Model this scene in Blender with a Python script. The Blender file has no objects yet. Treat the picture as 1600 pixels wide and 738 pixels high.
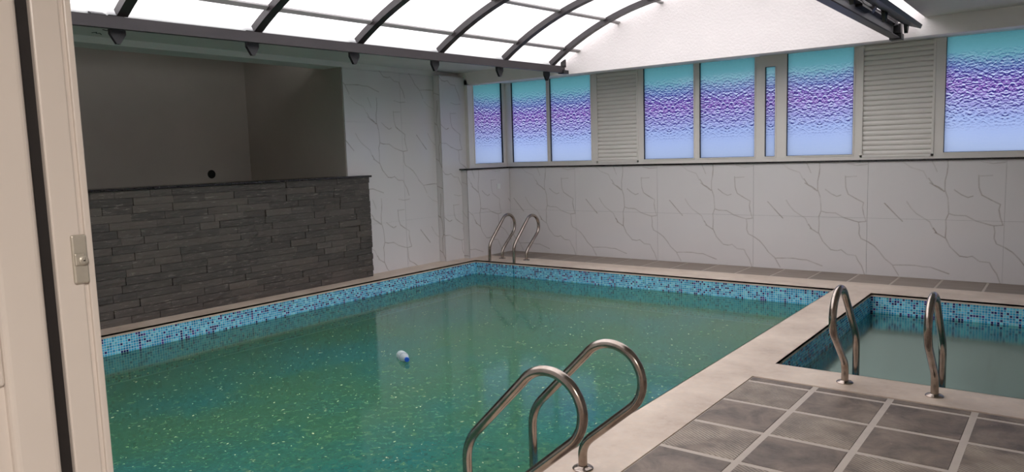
import bpy, bmesh, math, random
import numpy as np
from mathutils import Vector, Matrix

# ------------------------------------------------------------------ camera, world, exposure
scene = bpy.context.scene
COL = scene.collection
EYE = Vector((0.0, 0.0, 1.55))
cam_d = bpy.data.cameras.new('camera'); cam = bpy.data.objects.new('camera', cam_d); COL.objects.link(cam)
F_PX = 1157.4
def _unit(v): return v / np.linalg.norm(v)
_Y = _unit(np.array([890.0, -154.0, F_PX])); _X = -_unit(np.array([-1519.0, -80.0, F_PX])); _Z = np.cross(_X, _Y)
_R = np.array([_X, _Y, _Z])
rt, up, bk = _R @ np.array([1, 0, 0]), _R @ np.array([0, -1, 0]), _R @ np.array([0, 0, -1])
cam.matrix_world = Matrix(((rt[0], up[0], bk[0], EYE.x), (rt[1], up[1], bk[1], EYE.y), (rt[2], up[2], bk[2], EYE.z), (0, 0, 0, 1)))
cam_d.sensor_width = 36.0; cam_d.lens = 36.0 * F_PX / 1600.0; cam_d.clip_start = 0.02
scene.camera = cam

SKY = 1.45
world = bpy.data.worlds.new('overcast_sky'); scene.world = world; world.use_nodes = True
bg = world.node_tree.nodes['Background']
bg.inputs[0].default_value = (0.985, 0.97, 1.0, 1); bg.inputs[1].default_value = SKY

vs = scene.view_settings
vs.view_transform = 'Standard'; vs.look = 'None'; vs.gamma = 1.0; vs.use_curve_mapping = False
vs.exposure = 1.15

rnd = random.Random(7)

# ------------------------------------------------------------------ materials
MATS = {}
class NT:
    """tiny node-tree helper"""
    def __init__(s, name):
        s.m = bpy.data.materials.new(name); s.m.use_nodes = True
        s.t = s.m.node_tree; s.n = s.t.nodes; s.n.clear()
        s.out = s.n.new('ShaderNodeOutputMaterial'); MATS[name] = s.m
    def new(s, typ, **kw):
        nd = s.n.new(typ)
        for k, v in kw.items(): setattr(nd, k, v)
        return nd
    def link(s, a, b): s.t.links.new(a, b)
    def val(s, sock, v):
        if isinstance(v, bpy.types.NodeSocket): s.link(v, sock)
        else:
            if hasattr(sock.default_value, '__len__') and len(sock.default_value) == 4 and len(v) == 3: v = (*v, 1)
            sock.default_value = v
    def math(s, op, a, b=0.0, c=None, clamp=False):
        nd = s.new('ShaderNodeMath', operation=op); nd.use_clamp = clamp
        s.val(nd.inputs[0], a); s.val(nd.inputs[1], b)
        if c is not None: s.val(nd.inputs[2], c)
        return nd.outputs[0]
    def mix(s, f, a, b, mode='MIX'):
        nd = s.new('ShaderNodeMix', data_type='RGBA', blend_type=mode)
        s.val(nd.inputs[0], f); s.val(nd.inputs[6], a); s.val(nd.inputs[7], b)
        return nd.outputs[2]
    def noise(s, vec, scale, detail=3, rough=0.5, dist=0.0):
        nd = s.new('ShaderNodeTexNoise'); nd.inputs['Scale'].default_value = scale
        nd.inputs['Detail'].default_value = detail; nd.inputs['Roughness'].default_value = rough
        nd.inputs['Distortion'].default_value = dist
        if vec is not None: s.link(vec, nd.inputs['Vector'])
        return nd.outputs['Fac']
    def ramp(s, f, stops):
        nd = s.new('ShaderNodeValToRGB'); e = nd.color_ramp.elements
        while len(e) < len(stops): e.new(0.5)
        for i, (p, c) in enumerate(stops):
            e[i].position = p; e[i].color = (*c, 1) if len(c) == 3 else c
        s.link(f, nd.inputs[0]); return nd.outputs[0]
    def mapping(s, vec, scale=(1, 1, 1), rot=(0, 0, 0), loc=(0, 0, 0)):
        nd = s.new('ShaderNodeMapping'); s.link(vec, nd.inputs[0])
        nd.inputs['Scale'].default_value = scale; nd.inputs['Rotation'].default_value = rot; nd.inputs['Location'].default_value = loc
        return nd.outputs[0]
    def coord(s, which='Object'): return s.new('ShaderNodeTexCoord').outputs[which]
    def pos(s): return s.new('ShaderNodeNewGeometry').outputs['Position']
    def bump(s, h, strength=0.3, dist=0.01):
        nd = s.new('ShaderNodeBump'); nd.inputs['Strength'].default_value = strength; nd.inputs['Distance'].default_value = dist
        s.link(h, nd.inputs['Height']); return nd.outputs[0]
    def pbsdf(s, color, rough=0.5, metal=0.0, normal=None, spec=None, trans=None, ior=None, coat=None):
        p = s.new('ShaderNodeBsdfPrincipled')
        s.val(p.inputs['Base Color'], color); s.val(p.inputs['Roughness'], rough); s.val(p.inputs['Metallic'], metal)
        if normal is not None: s.link(normal, p.inputs['Normal'])
        if spec is not None: s.val(p.inputs['Specular IOR Level'], spec)
        if trans is not None: s.val(p.inputs['Transmission Weight'], trans)
        if ior is not None: s.val(p.inputs['IOR'], ior)
        if coat is not None: s.val(p.inputs['Coat Weight'], coat)
        return p.outputs[0]
    def surf(s, sh): s.link(sh, s.out.inputs['Surface']); return s.m

def lin(r, g, b):
    f = lambda c: (c / 255 / 12.92) if c / 255 <= 0.04045 else ((c / 255 + 0.055) / 1.055) ** 2.4
    return (f(r), f(g), f(b))

def simple(name, color, rough=0.5, metal=0.0, var=0.0, vscale=3.0, bump=0.0, bscale=80.0, spec=None):
    t = NT(name); p = t.pos(); c = color
    if var:
        n = t.noise(p, vscale, 5, 0.6)
        c = t.mix(t.math('MULTIPLY_ADD', n, 2.2, -0.6, clamp=True), tuple(x * (1 - var) for x in color), tuple(min(1, x * (1 + var)) for x in color))
    nrm = t.bump(t.noise(p, bscale, 4), bump, 0.004) if bump else None
    return t.surf(t.pbsdf(c, rough, metal, nrm, spec))

simple('plaster_white', lin(214, 211, 208), 0.75, var=0.03, bump=0.15, bscale=60)
simple('plaster_rough', lin(238, 230, 228), 0.8, var=0.02, bump=0.9, bscale=38)
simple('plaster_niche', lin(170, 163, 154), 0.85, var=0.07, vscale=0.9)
simple('upvc', lin(228, 221, 214), 0.35, var=0.02)
simple('upvc_door', lin(220, 211, 203), 0.32, var=0.03, vscale=2)
simple('gasket', (0.012, 0.009, 0.009), 0.6)
simple('steel_paint', lin(42, 35, 37), 0.42, var=0.15, vscale=4)
simple('steel_dark', lin(24, 22, 25), 0.45, var=0.15)
simple('lit_channel_metal', lin(165, 163, 163), 0.4, 0.55)  # pale tone for the lit inside of the right channel
t = NT('joint_profile'); pb = t.pbsdf(lin(196, 190, 190), 0.4); tl = t.new('ShaderNodeBsdfTranslucent'); tl.inputs[0].default_value = (0.34, 0.325, 0.325, 1)
m = t.new('ShaderNodeMixShader'); m.inputs[0].default_value = 0.5; t.link(pb, m.inputs[1]); t.link(tl.outputs[0], m.inputs[2]); t.surf(m.outputs[0])
simple('granite_black', lin(36, 32, 32), 0.25, var=0.3, vscale=60)
simple('grout', lin(188, 176, 165), 0.8, var=0.06, vscale=9)
simple('marble_joint', lin(176, 172, 170), 0.6)
simple('slate_gap', lin(30, 28, 27), 0.95)
simple('cap_blue', lin(20, 80, 180), 0.3)
simple('plastic_white', lin(225, 225, 222), 0.35)
simple('zinc', lin(186, 180, 168), 0.4, 0.3, var=0.1, vscale=30)
simple('hole_dark', (0.01, 0.009, 0.008), 0.9)
simple('pencil', lin(60, 58, 58), 0.9)
simple('cable_grey', lin(120, 116, 114), 0.5)
simple('outside_wall', lin(170, 165, 160), 0.9)

t = NT('coping_stone'); p = t.pos()
n1 = t.noise(p, 2.6, 6, 0.62); n2 = t.noise(p, 22, 5, 0.65)
c = t.mix(t.math('MULTIPLY_ADD', n1, 2.4, -0.7, clamp=True), lin(182, 160, 141), lin(226, 208, 190))
c = t.mix(t.math('MULTIPLY_ADD', n2, 2.0, -0.75, clamp=True), c, lin(204, 190, 176))
t.surf(t.pbsdf(c, t.math('MULTIPLY_ADD', n1, 0.3, 0.35), 0, t.bump(n2, 0.2, 0.003)))

def deck_tile(name, ribbed):
    t = NT(name); g = t.coord('Object'); p = t.pos()
    oi = t.new('ShaderNodeObjectInfo').outputs['Random']
    n1 = t.noise(p, 4.5, 6, 0.65, 0.6); n2 = t.noise(p, 26, 5, 0.7)
    base = t.mix(t.math('MULTIPLY_ADD', n1, 4.0, -1.5, clamp=True), lin(80, 68, 60), lin(146, 130, 116))
    base = t.mix(t.math('MULTIPLY_ADD', n2, 2.0, -0.8, clamp=True), base, lin(124, 108, 94))
    base = t.mix(0.22, base, t.mix(oi, lin(84, 76, 72), lin(132, 120, 110)))
    h = n2
    if ribbed:
        w = t.new('ShaderNodeTexWave', wave_type='BANDS', bands_direction='X'); w.inputs['Scale'].default_value = 17; w.inputs['Distortion'].default_value = 1.6
        w.inputs['Detail'].default_value = 2; w.inputs['Detail Scale'].default_value = 2.0
        t.link(t.mapping(g, rot=(0, 0, math.radians(-57))), w.inputs[0])
        wv = w.outputs['Fac']
        msk = t.math('MULTIPLY_ADD', t.noise(p, 5.0, 3), 3.5, -1.2, clamp=True)
        wv = t.math('MULTIPLY', wv, msk)
        base = t.mix(t.math('MULTIPLY', wv, 0.75), base, lin(186, 172, 154))
        h = t.math('ADD', wv, t.math('MULTIPLY', n2, 0.4))
    spk = t.math('GREATER_THAN', t.noise(p, 48, 2), 0.755)
    base = t.mix(t.math('MULTIPLY', spk, 0.6), base, lin(205, 195, 180))
    t.surf(t.pbsdf(base, t.math('MULTIPLY_ADD', n1, 0.25, 0.42), 0, t.bump(h, 0.35, 0.004)))
deck_tile('deck_tile_plain', False); deck_tile('deck_tile_ribbed', True)

t = NT('deck_tile_far'); p = t.pos()
oi = t.new('ShaderNodeObjectInfo').outputs['Random']
mp = t.mapping(p, scale=(2.5, 14, 1)); n1 = t.noise(mp, 1.2, 5, 0.6)
c = t.mix(t.math('MULTIPLY_ADD', n1, 2.4, -0.7, clamp=True), lin(122, 108, 96), lin(150, 136, 124))
c = t.mix(0.3, c, t.mix(oi, lin(116, 103, 94), lin(152, 137, 125)))
t.surf(t.pbsdf(c, 0.5))

# polished wall tile with printed veins (vein mask stored on the mesh)
t = NT('marble'); at = t.new('ShaderNodeAttribute', attribute_name='vein'); p = t.pos()
n1 = t.noise(p, 1.3, 4, 0.5); n2 = t.noise(p, 40, 3)
base = t.mix(n1, lin(210, 205, 204), lin(219, 214, 213))
vc = t.mix(t.math('MULTIPLY_ADD', n2, 2, -0.5, clamp=True), lin(112, 102, 96), lin(156, 140, 124))
nb = t.math('MULTIPLY_ADD', t.noise(p, 7, 3), 2.6, -0.65, clamp=True)
c = t.mix(t.math('MULTIPLY', at.outputs['Fac'], t.math('MULTIPLY_ADD', nb, 0.6, 0.42)), base, vc)
t.surf(t.pbsdf(c, 0.1, 0, spec=0.45))

t = NT('slate'); p = t.pos(); oi = t.new('ShaderNodeObjectInfo').outputs['Random']
mp = t.mapping(p, scale=(1, 3.0, 26)); n1 = t.noise(mp, 3.0, 6, 0.7, 0.5); n2 = t.noise(p, 3.0, 4)
c = t.mix(t.math('MULTIPLY_ADD', n1, 2.6, -0.8, clamp=True), lin(52, 47, 44), lin(86, 79, 74))
c = t.mix(t.math('POWER', oi, 2.2), c, t.mix(n2, lin(84, 80, 77), lin(100, 88, 78)))
c = t.mix(t.math('MULTIPLY', t.math('GREATER_THAN', n1, 0.62), 0.75), c, lin(138, 130, 120))
t.surf(t.pbsdf(c, 0.7, 0, t.bump(n1, 0.6, 0.008)))

t = NT('mosaic_chip'); at = t.new('ShaderNodeAttribute', attribute_name='chip')
t.surf(t.pbsdf(at.outputs['Color'], 0.15, spec=0.5))
simple('mosaic_grout', lin(205, 226, 232), 0.7)

# basin below the mosaic band: same mosaic, too small to tell apart through the water
t = NT('mosaic_basin'); p = t.pos()
v = t.new('ShaderNodeTexVoronoi', feature='F1', distance='CHEBYCHEV'); v.inputs['Scale'].default_value = 1 / 0.027; v.inputs['Randomness'].default_value = 0.0
t.link(p, v.inputs['Vector'])
sep = t.new('ShaderNodeSeparateColor'); t.link(v.outputs['Color'], sep.inputs[0])
c = t.ramp(sep.outputs[0], [(0.0, lin(20, 30, 90)), (0.12, lin(20, 30, 90)), (0.14, lin(40, 130, 165)), (0.5, lin(70, 165, 190)), (0.8, lin(120, 195, 200)), (1.0, lin(60, 150, 150))])
n = t.noise(p, 0.9, 5, 0.6); n3 = t.noise(p, 6, 4, 0.6)
alg = t.math('MULTIPLY_ADD', n, 2.8, -0.75, clamp=True)
c = t.mix(t.math('MULTIPLY_ADD', alg, 0.55, 0.25), c, lin(70, 135, 80))
c = t.mix(t.math('MULTIPLY_ADD', n3, 2.0, -0.9, clamp=True), c, lin(66, 104, 66))
t.surf(t.pbsdf(c, 0.6))

def water_mat(name, tint, body, body2, bodyfac, gloss, rough=0.09):
    t = NT(name); p = t.pos()
    mp = t.mapping(p, scale=(1.0, 1.0, 1.0))
    h = t.math('ADD', t.noise(mp, 3.0, 3, 0.5), t.math('MULTIPLY', t.noise(mp, 14.0, 2), 0.12))
    nrm = t.bump(h, 0.06, 0.02)
    fr = t.new('ShaderNodeFresnel'); fr.inputs[0].default_value = 1.33; t.link(nrm, fr.inputs['Normal'])
    gl = t.new('ShaderNodeBsdfGlossy'); gl.inputs['Roughness'].default_value = rough; t.link(nrm, gl.inputs['Normal'])
    gl.inputs[0].default_value = (*gloss, 1)
    tr = t.new('ShaderNodeBsdfTransparent'); tr.inputs[0].default_value = (*tint, 1)
    n = t.noise(p, 0.8, 5, 0.6)
    cb = t.mix(t.math('MULTIPLY_ADD', n, 5.0, -2.1, clamp=True), body, body2)
    ns = t.noise(p, 21, 4, 0.7, 0.6)
    cb = t.mix(t.math('MULTIPLY_ADD', ns, 8.0, -4.4, clamp=True), cb, tuple(min(1, x * y) for x, y in zip(body, (2.3, 1.5, 1.45))))
    cb = t.mix(t.math('MULTIPLY_ADD', ns, -8.0, 3.5, clamp=True), cb, tuple(x * y for x, y in zip(body, (0.35, 0.6, 0.75))))
    df = t.new('ShaderNodeBsdfDiffuse'); t.link(cb, df.inputs[0])
    m1 = t.new('ShaderNodeMixShader'); m1.inputs[0].default_value = bodyfac
    t.link(tr.outputs[0], m1.inputs[1]); t.link(df.outputs[0], m1.inputs[2])
    m2 = t.new('ShaderNodeMixShader'); t.link(fr.outputs[0], m2.inputs[0]); t.link(m1.outputs[0], m2.inputs[1]); t.link(gl.outputs[0], m2.inputs[2])
    t.surf(m2.outputs[0])
water_mat('water_green', (0.22, 0.46, 0.40), lin(80, 140, 108), lin(58, 138, 134), 0.55, (0.95, 0.97, 0.96))
water_mat('water_clear', (0.05, 0.11, 0.11), lin(66, 126, 114), lin(60, 122, 118), 0.72, (0.46, 0.62, 0.57), 0.13)

t = NT('debris'); oi = t.coord('Object'); n = t.noise(t.pos(), 9, 1)
t.surf(t.pbsdf(t.mix(t.math('MULTIPLY_ADD', n, 4, -1.5, clamp=True), lin(120, 160, 110), lin(205, 205, 165)), 0.6))

t = NT('stainless'); p = t.pos(); n = t.noise(p, 14, 5, 0.65); n2 = t.noise(p, 60, 3)
c = t.mix(t.math('MULTIPLY_ADD', n, 2.2, -0.7, clamp=True), lin(176, 166, 158), lin(140, 124, 112))
t.surf(t.pbsdf(c, t.math('MULTIPLY_ADD', n2, 0.18, 0.12), 1.0))

# milky roof sheet: one face carries the diffusing layer, the other faces are clear
t = NT('sheet_clear'); tr = t.new('ShaderNodeBsdfTransparent'); tr.inputs[0].default_value = (0.97, 0.97, 0.97, 1); t.surf(tr.outputs[0])
t = NT('sheet_milky'); p = t.pos()
n = t.noise(t.mapping(p, scale=(1.2, 0.7, 1)), 1.6, 5, 0.6)
col = t.mix(t.math('MULTIPLY_ADD', n, 2, -0.5, clamp=True), (0.86, 0.85, 0.85), (0.95, 0.94, 0.94))
tl = t.new('ShaderNodeBsdfTranslucent'); t.link(col, tl.inputs[0])
tr = t.new('ShaderNodeBsdfTransparent'); t.link(col, tr.inputs[0])
m = t.new('ShaderNodeMixShader'); m.inputs[0].default_value = 0.45; t.link(tr.outputs[0], m.inputs[1]); t.link(tl.outputs[0], m.inputs[2])
t.surf(m.outputs[0])

# printed window film: teal / violet / pale blue with mirrored water-drop relief (object space: x along pane, z height 0..1)
t = NT('window_film'); g = t.coord('Object'); sp = t.new('ShaderNodeSeparateXYZ'); t.link(g, sp.inputs[0])
ax = t.math('ABSOLUTE', sp.outputs[0]); zz = sp.outputs[2]
cb = t.new('ShaderNodeCombineXYZ'); t.link(ax, cb.inputs[0]); t.link(zz, cb.inputs[2])
mp = t.mapping(cb.outputs[0], scale=(1.0, 1.0, 1.75))
h1 = t.noise(mp, 25, 2, 0.5, 0.6); h2 = t.noise(t.mapping(cb.outputs[0], scale=(1, 1, 1.75), loc=(0, 0, 0.022)), 25, 2, 0.5, 0.6)
rel = t.math('SUBTRACT', h1, h2)
band = t.math('MULTIPLY', t.math('MULTIPLY_ADD', zz, 2.6, -0.55, clamp=True), t.math('MULTIPLY_ADD', zz, -3.4, 3.75, clamp=True))
rel = t.math('MULTIPLY', rel, band)
arch = t.math('MULTIPLY', t.math('MULTIPLY', ax, ax), -0.25)
zw = t.math('ADD', t.math('ADD', zz, t.math('MULTIPLY', t.math('SUBTRACT', h1, 0.5), 0.10)), arch)
zn = t.math('MULTIPLY_ADD', zw, 0.8, -0.035)
c = t.ramp(zn, [(0.0, lin(180, 202, 242)), (0.24, lin(158, 180, 234)), (0.40, lin(148, 138, 208)), (0.50, lin(142, 92, 186)), (0.57, lin(128, 92, 184)), (0.66, lin(98, 118, 182)), (0.78, lin(98, 160, 176)), (0.92, lin(88, 152, 162)), (1.0, lin(76, 134, 148))])
c = t.mix(t.math('MULTIPLY_ADD', rel, 4.6, 0.0, clamp=True), c, lin(205, 225, 255))
c = t.mix(t.math('MULTIPLY_ADD', rel, -10.0, 0.0, clamp=True), c, lin(44, 44, 120))
c = t.mix(1.0, c, (0.36, 0.36, 0.36), 'MULTIPLY')
tl = t.new('ShaderNodeBsdfTranslucent'); t.link(c, tl.inputs[0])
gl = t.new('ShaderNodeBsdfGlossy'); gl.inputs['Roughness'].default_value = 0.15; gl.inputs[0].default_value = (1, 1, 1, 1)
m = t.new('ShaderNodeMixShader'); m.inputs[0].default_value = 0.04; t.link(tl.outputs[0], m.inputs[1]); t.link(gl.outputs[0], m.inputs[2])
t.surf(m.outputs[0])
t = NT('glass_blue'); t.surf(t.pbsdf(lin(90, 100, 160), 0.1, spec=0.6))

t = NT('bottle_pet')
pb = t.pbsdf((0.85, 0.92, 0.95), 0.12, spec=0.7); tr = t.new('ShaderNodeBsdfTransparent'); tr.inputs[0].default_value = (0.9, 0.95, 0.97, 1)
m = t.new('ShaderNodeMixShader'); m.inputs[0].default_value = 0.5; t.link(tr.outputs[0], m.inputs[1]); t.link(pb, m.inputs[2]); t.surf(m.outputs[0])
t = NT('bottle_label'); g = t.coord('Object')
w = t.new('ShaderNodeTexWave', wave_type='BANDS', bands_direction='Z'); w.inputs['Scale'].default_value = 10; t.link(g, w.inputs[0])
t.surf(t.pbsdf(t.mix(t.math('GREATER_THAN', w.outputs['Fac'], 0.8), lin(205, 214, 214), lin(90, 112, 128)), 0.35))

def lamp_mat(name, col, s):
    t = NT(name); e = t.new('ShaderNodeEmission'); e.inputs[0].default_value = (*col, 1); e.inputs[1].default_value = s; t.surf(e.outputs[0])
lamp_mat('added_lamp_glow', (1.0, 0.91, 0.83), 80.0)

# ------------------------------------------------------------------ mesh helpers
def tagged(o, label=None, cat=None, group=None, kind=None):
    if label: o['label'] = label
    if cat: o['category'] = cat
    if group: o['group'] = group
    if kind: o['kind'] = kind
    return o
def empty(name, loc=(0, 0, 0), rz=0.0):
    o = bpy.data.objects.new(name, None); o.location = loc; o.rotation_euler = (0, 0, rz); o.empty_display_size = 0.1
    COL.objects.link(o); return o
def link_mesh(name, me, parent=None, loc=(0, 0, 0), rot=(0, 0, 0), scale=(1, 1, 1)):
    o = bpy.data.objects.new(name, me); COL.objects.link(o); o.location = loc; o.rotation_euler = rot; o.scale = scale
    if parent: o.parent = parent
    return o
class MB:
    def __init__(s): s.v = []; s.f = []; s.mi = []
    def poly(s, pts, faces, mi=0):
        b = len(s.v); s.v += [tuple(p) for p in pts]
        for f in faces: s.f.append(tuple(i + b for i in f)); s.mi.append(mi)
        return s
    def box(s, x0, x1, y0, y1, z0, z1, mi=0):
        P = [(x0, y0, z0), (x1, y0, z0), (x1, y1, z0), (x0, y1, z0), (x0, y0, z1), (x1, y0, z1), (x1, y1, z1), (x0, y1, z1)]
        return s.poly(P, [(3, 2, 1, 0), (4, 5, 6, 7), (0, 1, 5, 4), (1, 2, 6, 5), (2, 3, 7, 6), (3, 0, 4, 7)], mi)
    def tube(s, pts, r, n=12, mi=0, cap=True):
        pts = [Vector(p) for p in pts]; rings = []; ref = None
        for i, p in enumerate(pts):
            d = (pts[min(i + 1, len(pts) - 1)] - pts[max(i - 1, 0)]).normalized()
            if ref is None: ref = d.orthogonal().normalized()
            ref = (ref - d * ref.dot(d)).normalized(); q = d.cross(ref)
            rr = r[i] if hasattr(r, '__len__') else r
            rings.append([p + (ref * math.cos(a) + q * math.sin(a)) * rr for a in [2 * math.pi * k / n for k in range(n)]])
        P = [v for rg in rings for v in rg]; Fc = []
        for i in range(len(pts) - 1):
            for k in range(n): Fc.append((i * n + k, i * n + (k + 1) % n, (i + 1) * n + (k + 1) % n, (i + 1) * n + k))
        if cap: Fc.append(tuple(range(n))[::-1]); Fc.append(tuple((len(pts) - 1) * n + k for k in range(n)))
        return s.poly(P, Fc, mi)
    def lathe(s, prof, n=24, axis='Z', mi=0):
        P = []; Fc = []
        for (r, z) in prof:
            for k in range(n):
                a = 2 * math.pi * k / n; P.append((r * math.cos(a), r * math.sin(a), z))
        for i in range(len(prof) - 1):
            for k in range(n): Fc.append((i * n + k, i * n + (k + 1) % n, (i + 1) * n + (k + 1) % n, (i + 1) * n + k))
        Fc.append(tuple(range(n))[::-1]); Fc.append(tuple((len(prof) - 1) * n + k for k in range(n)))
        return s.poly(P, Fc, mi)
    def mesh(s, name, mats, smooth=False, bevel=0.0, seg=2):
        me = bpy.data.meshes.new(name); me.from_pydata(s.v, [], s.f)
        if isinstance(mats, str): mats = [mats]
        for m in mats: me.materials.append(MATS[m])
        me.polygons.foreach_set('material_index', s.mi)
        bm = bmesh.new(); bm.from_mesh(me)
        bmesh.ops.recalc_face_normals(bm, faces=bm.faces)
        if bevel: bmesh.ops.bevel(bm, geom=list(bm.edges), offset=bevel, segments=seg, affect='EDGES', profile=0.5)
        bm.to_mesh(me); bm.free()
        if smooth:
            me.polygons.foreach_set('use_smooth', [True] * len(me.polygons)); 
            try: me.set_sharp_from_angle(angle=math.radians(40))
            except Exception: pass
        me.update(); return me
    def build(s, name, mats, parent=None, smooth=False, bevel=0.0, loc=(0, 0, 0), rot=(0, 0, 0), seg=2):
        return link_mesh(name, s.mesh(name, mats, smooth, bevel, seg), parent, loc, rot)
def struct(o, label, cat): return tagged(o, label, cat, kind='structure')

# ------------------------------------------------------------------ main dimensions (metres)
XL = -7.55          # marble face of left wall
YB = 9.50           # marble face of back wall
XR, YN = 2.6, 0.55  # right wall, near wall (pool side faces)
PX0, PX1, PY0, PY1 = -7.13, -2.05, 1.0, 8.37      # main pool
KX0, KX1, KY0, KY1 = -1.68, 1.5, 5.24, 8.30       # small pool
ZW = -0.20
Z_CEIL = 2.80
BEAM_Y = 8.60; BEAM_Z = 2.615

# ------------------------------------------------------------------ floor, coping, basins
def ring(mb, outer, holes, z0, z1):
    """slab with rectangular holes, split on a grid"""
    xs = sorted({outer[0], outer[1], *[h[0] for h in holes], *[h[1] for h in holes]})
    ys = sorted({outer[2], outer[3], *[h[2] for h in holes], *[h[3] for h in holes]})
    for i in range(len(xs) - 1):
        for j in range(len(ys) - 1):
            cx, cy = (xs[i] + xs[i + 1]) / 2, (ys[j] + ys[j + 1]) / 2
            if any(h[0] < cx < h[1] and h[2] < cy < h[3] for h in holes): continue
            mb.box(xs[i], xs[i + 1], ys[j], ys[j + 1], z0, z1)
holes = [(PX0, PX1, PY0, PY1), (KX0, KX1, KY0, KY1)]
mb = MB(); ring(mb, (-7.9, XR + 0.2, 0.3, 9.8), holes, -0.16, -0.0025)
floor = struct(mb.build('floor', 'grout'), 'pale grey grout bed of the pool deck between dark tiles', 'floor')

CF = 8.885   # far coping edge
mb = MB()
mb.box(-7.56, PX0 + 0.006, 0.55, CF, -0.012, 0.004)                     # left strip
mb.box(PX0 + 0.006, PX1 - 0.006, 0.55, PY0 + 0.006, -0.012, 0.004)        # near strip
mb.box(PX1 - 0.006, -1.712, 0.55, 4.872, -0.012, 0.004)                 # right of main pool
mb.box(PX1 - 0.006, XR, 4.872, KY0 + 0.006, -0.012, 0.004)               # front of small pool
mb.box(PX1 - 0.006, KX0 + 0.006, KY0 + 0.006, KY1 - 0.006, -0.012, 0.004)  # bridge between pools
mb.box(KX1 - 0.006, XR, KY0 + 0.006, KY1 - 0.006, -0.012, 0.004)
mb.box(PX0 + 0.006, PX1 - 0.006, PY1 - 0.006, CF, -0.012, 0.004)
mb.box(PX1 - 0.006, XR, KY1 - 0.006, CF, -0.012, 0.004)
# lips with real thickness
E0 = -0.03
mb.box(PX0, PX0 + 0.006, PY0, PY1, E0, 0.004); mb.box(PX1 - 0.006, PX1, PY0, PY1, E0, 0.004)
mb.box(PX0 + 0.006, PX1 - 0.006, PY1 - 0.006, PY1, E0, 0.004); mb.box(PX0 + 0.006, PX1 - 0.006, PY0, PY0 + 0.006, E0, 0.004)
mb.box(KX0, KX0 + 0.006, KY0, KY1, E0, 0.004); mb.box(KX1 - 0.006, KX1, KY0, KY1, E0, 0.004)
mb.box(KX0 + 0.006, KX1 - 0.006, KY1 - 0.006, KY1, E0, 0.004); mb.box(KX0 + 0.006, KX1 - 0.006, KY0, KY0 + 0.006, E0, 0.004)
struct(mb.build('trim_coping', 'coping_stone'), 'beige stone coping running round the edges of both pools', 'coping')

# deck tiles
def tile_mesh(w, d, mat): return MB().box(-w / 2, w / 2, -d / 2, d / 2, -0.012, 0.0).mesh('floor_tile', mat, bevel=0.002, seg=1)
GX, GY, GG = 0.4385, 0.4385, 0.036
tm_cache = {}
xl = [-1.712] + [-1.297 + GX * i for i in range(10)]
yl = [4.866, 4.775] + [4.775 - GY * i for i in range(1, 10)]
ribbed_cells = {(0, 1), (0, 3), (1, 2), (1, 4), (2, 3), (3, 2), (3, 4), (2, 5), (4, 3), (0, 5), (5, 2)}
for i in range(len(xl) - 1):
    a0 = xl[i] + (0.006 if i == 0 else GG / 2); a1 = min(xl[i + 1] - GG / 2, XR)
    if a1 - a0 < 0.05: continue
    for j in range(len(yl) - 1):
        b1 = yl[j] - (0.004 if j == 0 else GG / 2 ); b0 = max(yl[j + 1] + GG / 2, 0.56)
        if b1 - b0 < 0.03: continue
        mt = 'deck_tile_ribbed' if (i, j) in ribbed_cells else 'deck_tile_plain'
        k = (round(a1 - a0, 3), round(b1 - b0, 3), mt)
        if k not in tm_cache: tm_cache[k] = tile_mesh(a1 - a0, b1 - b0, mt)
        link_mesh('floor_tile', tm_cache[k], floor, ((a0 + a1) / 2, (b0 + b1) / 2, 0))
far_w = 0.437
for i in range(23):
    a0 = -7.30 + i * far_w + 0.012; a1 = min(a0 + far_w - 0.024, XR)
    b0, b1 = CF + 0.008, YB - 0.012
    k = (round(a1 - a0, 3), 'far')
    if k not in tm_cache: tm_cache[k] = tile_mesh(a1 - a0, b1 - b0, 'deck_tile_far')
    link_mesh('floor_tile', tm_cache[k], floor, ((a0 + a1) / 2, (b0 + b1) / 2, 0))

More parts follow.
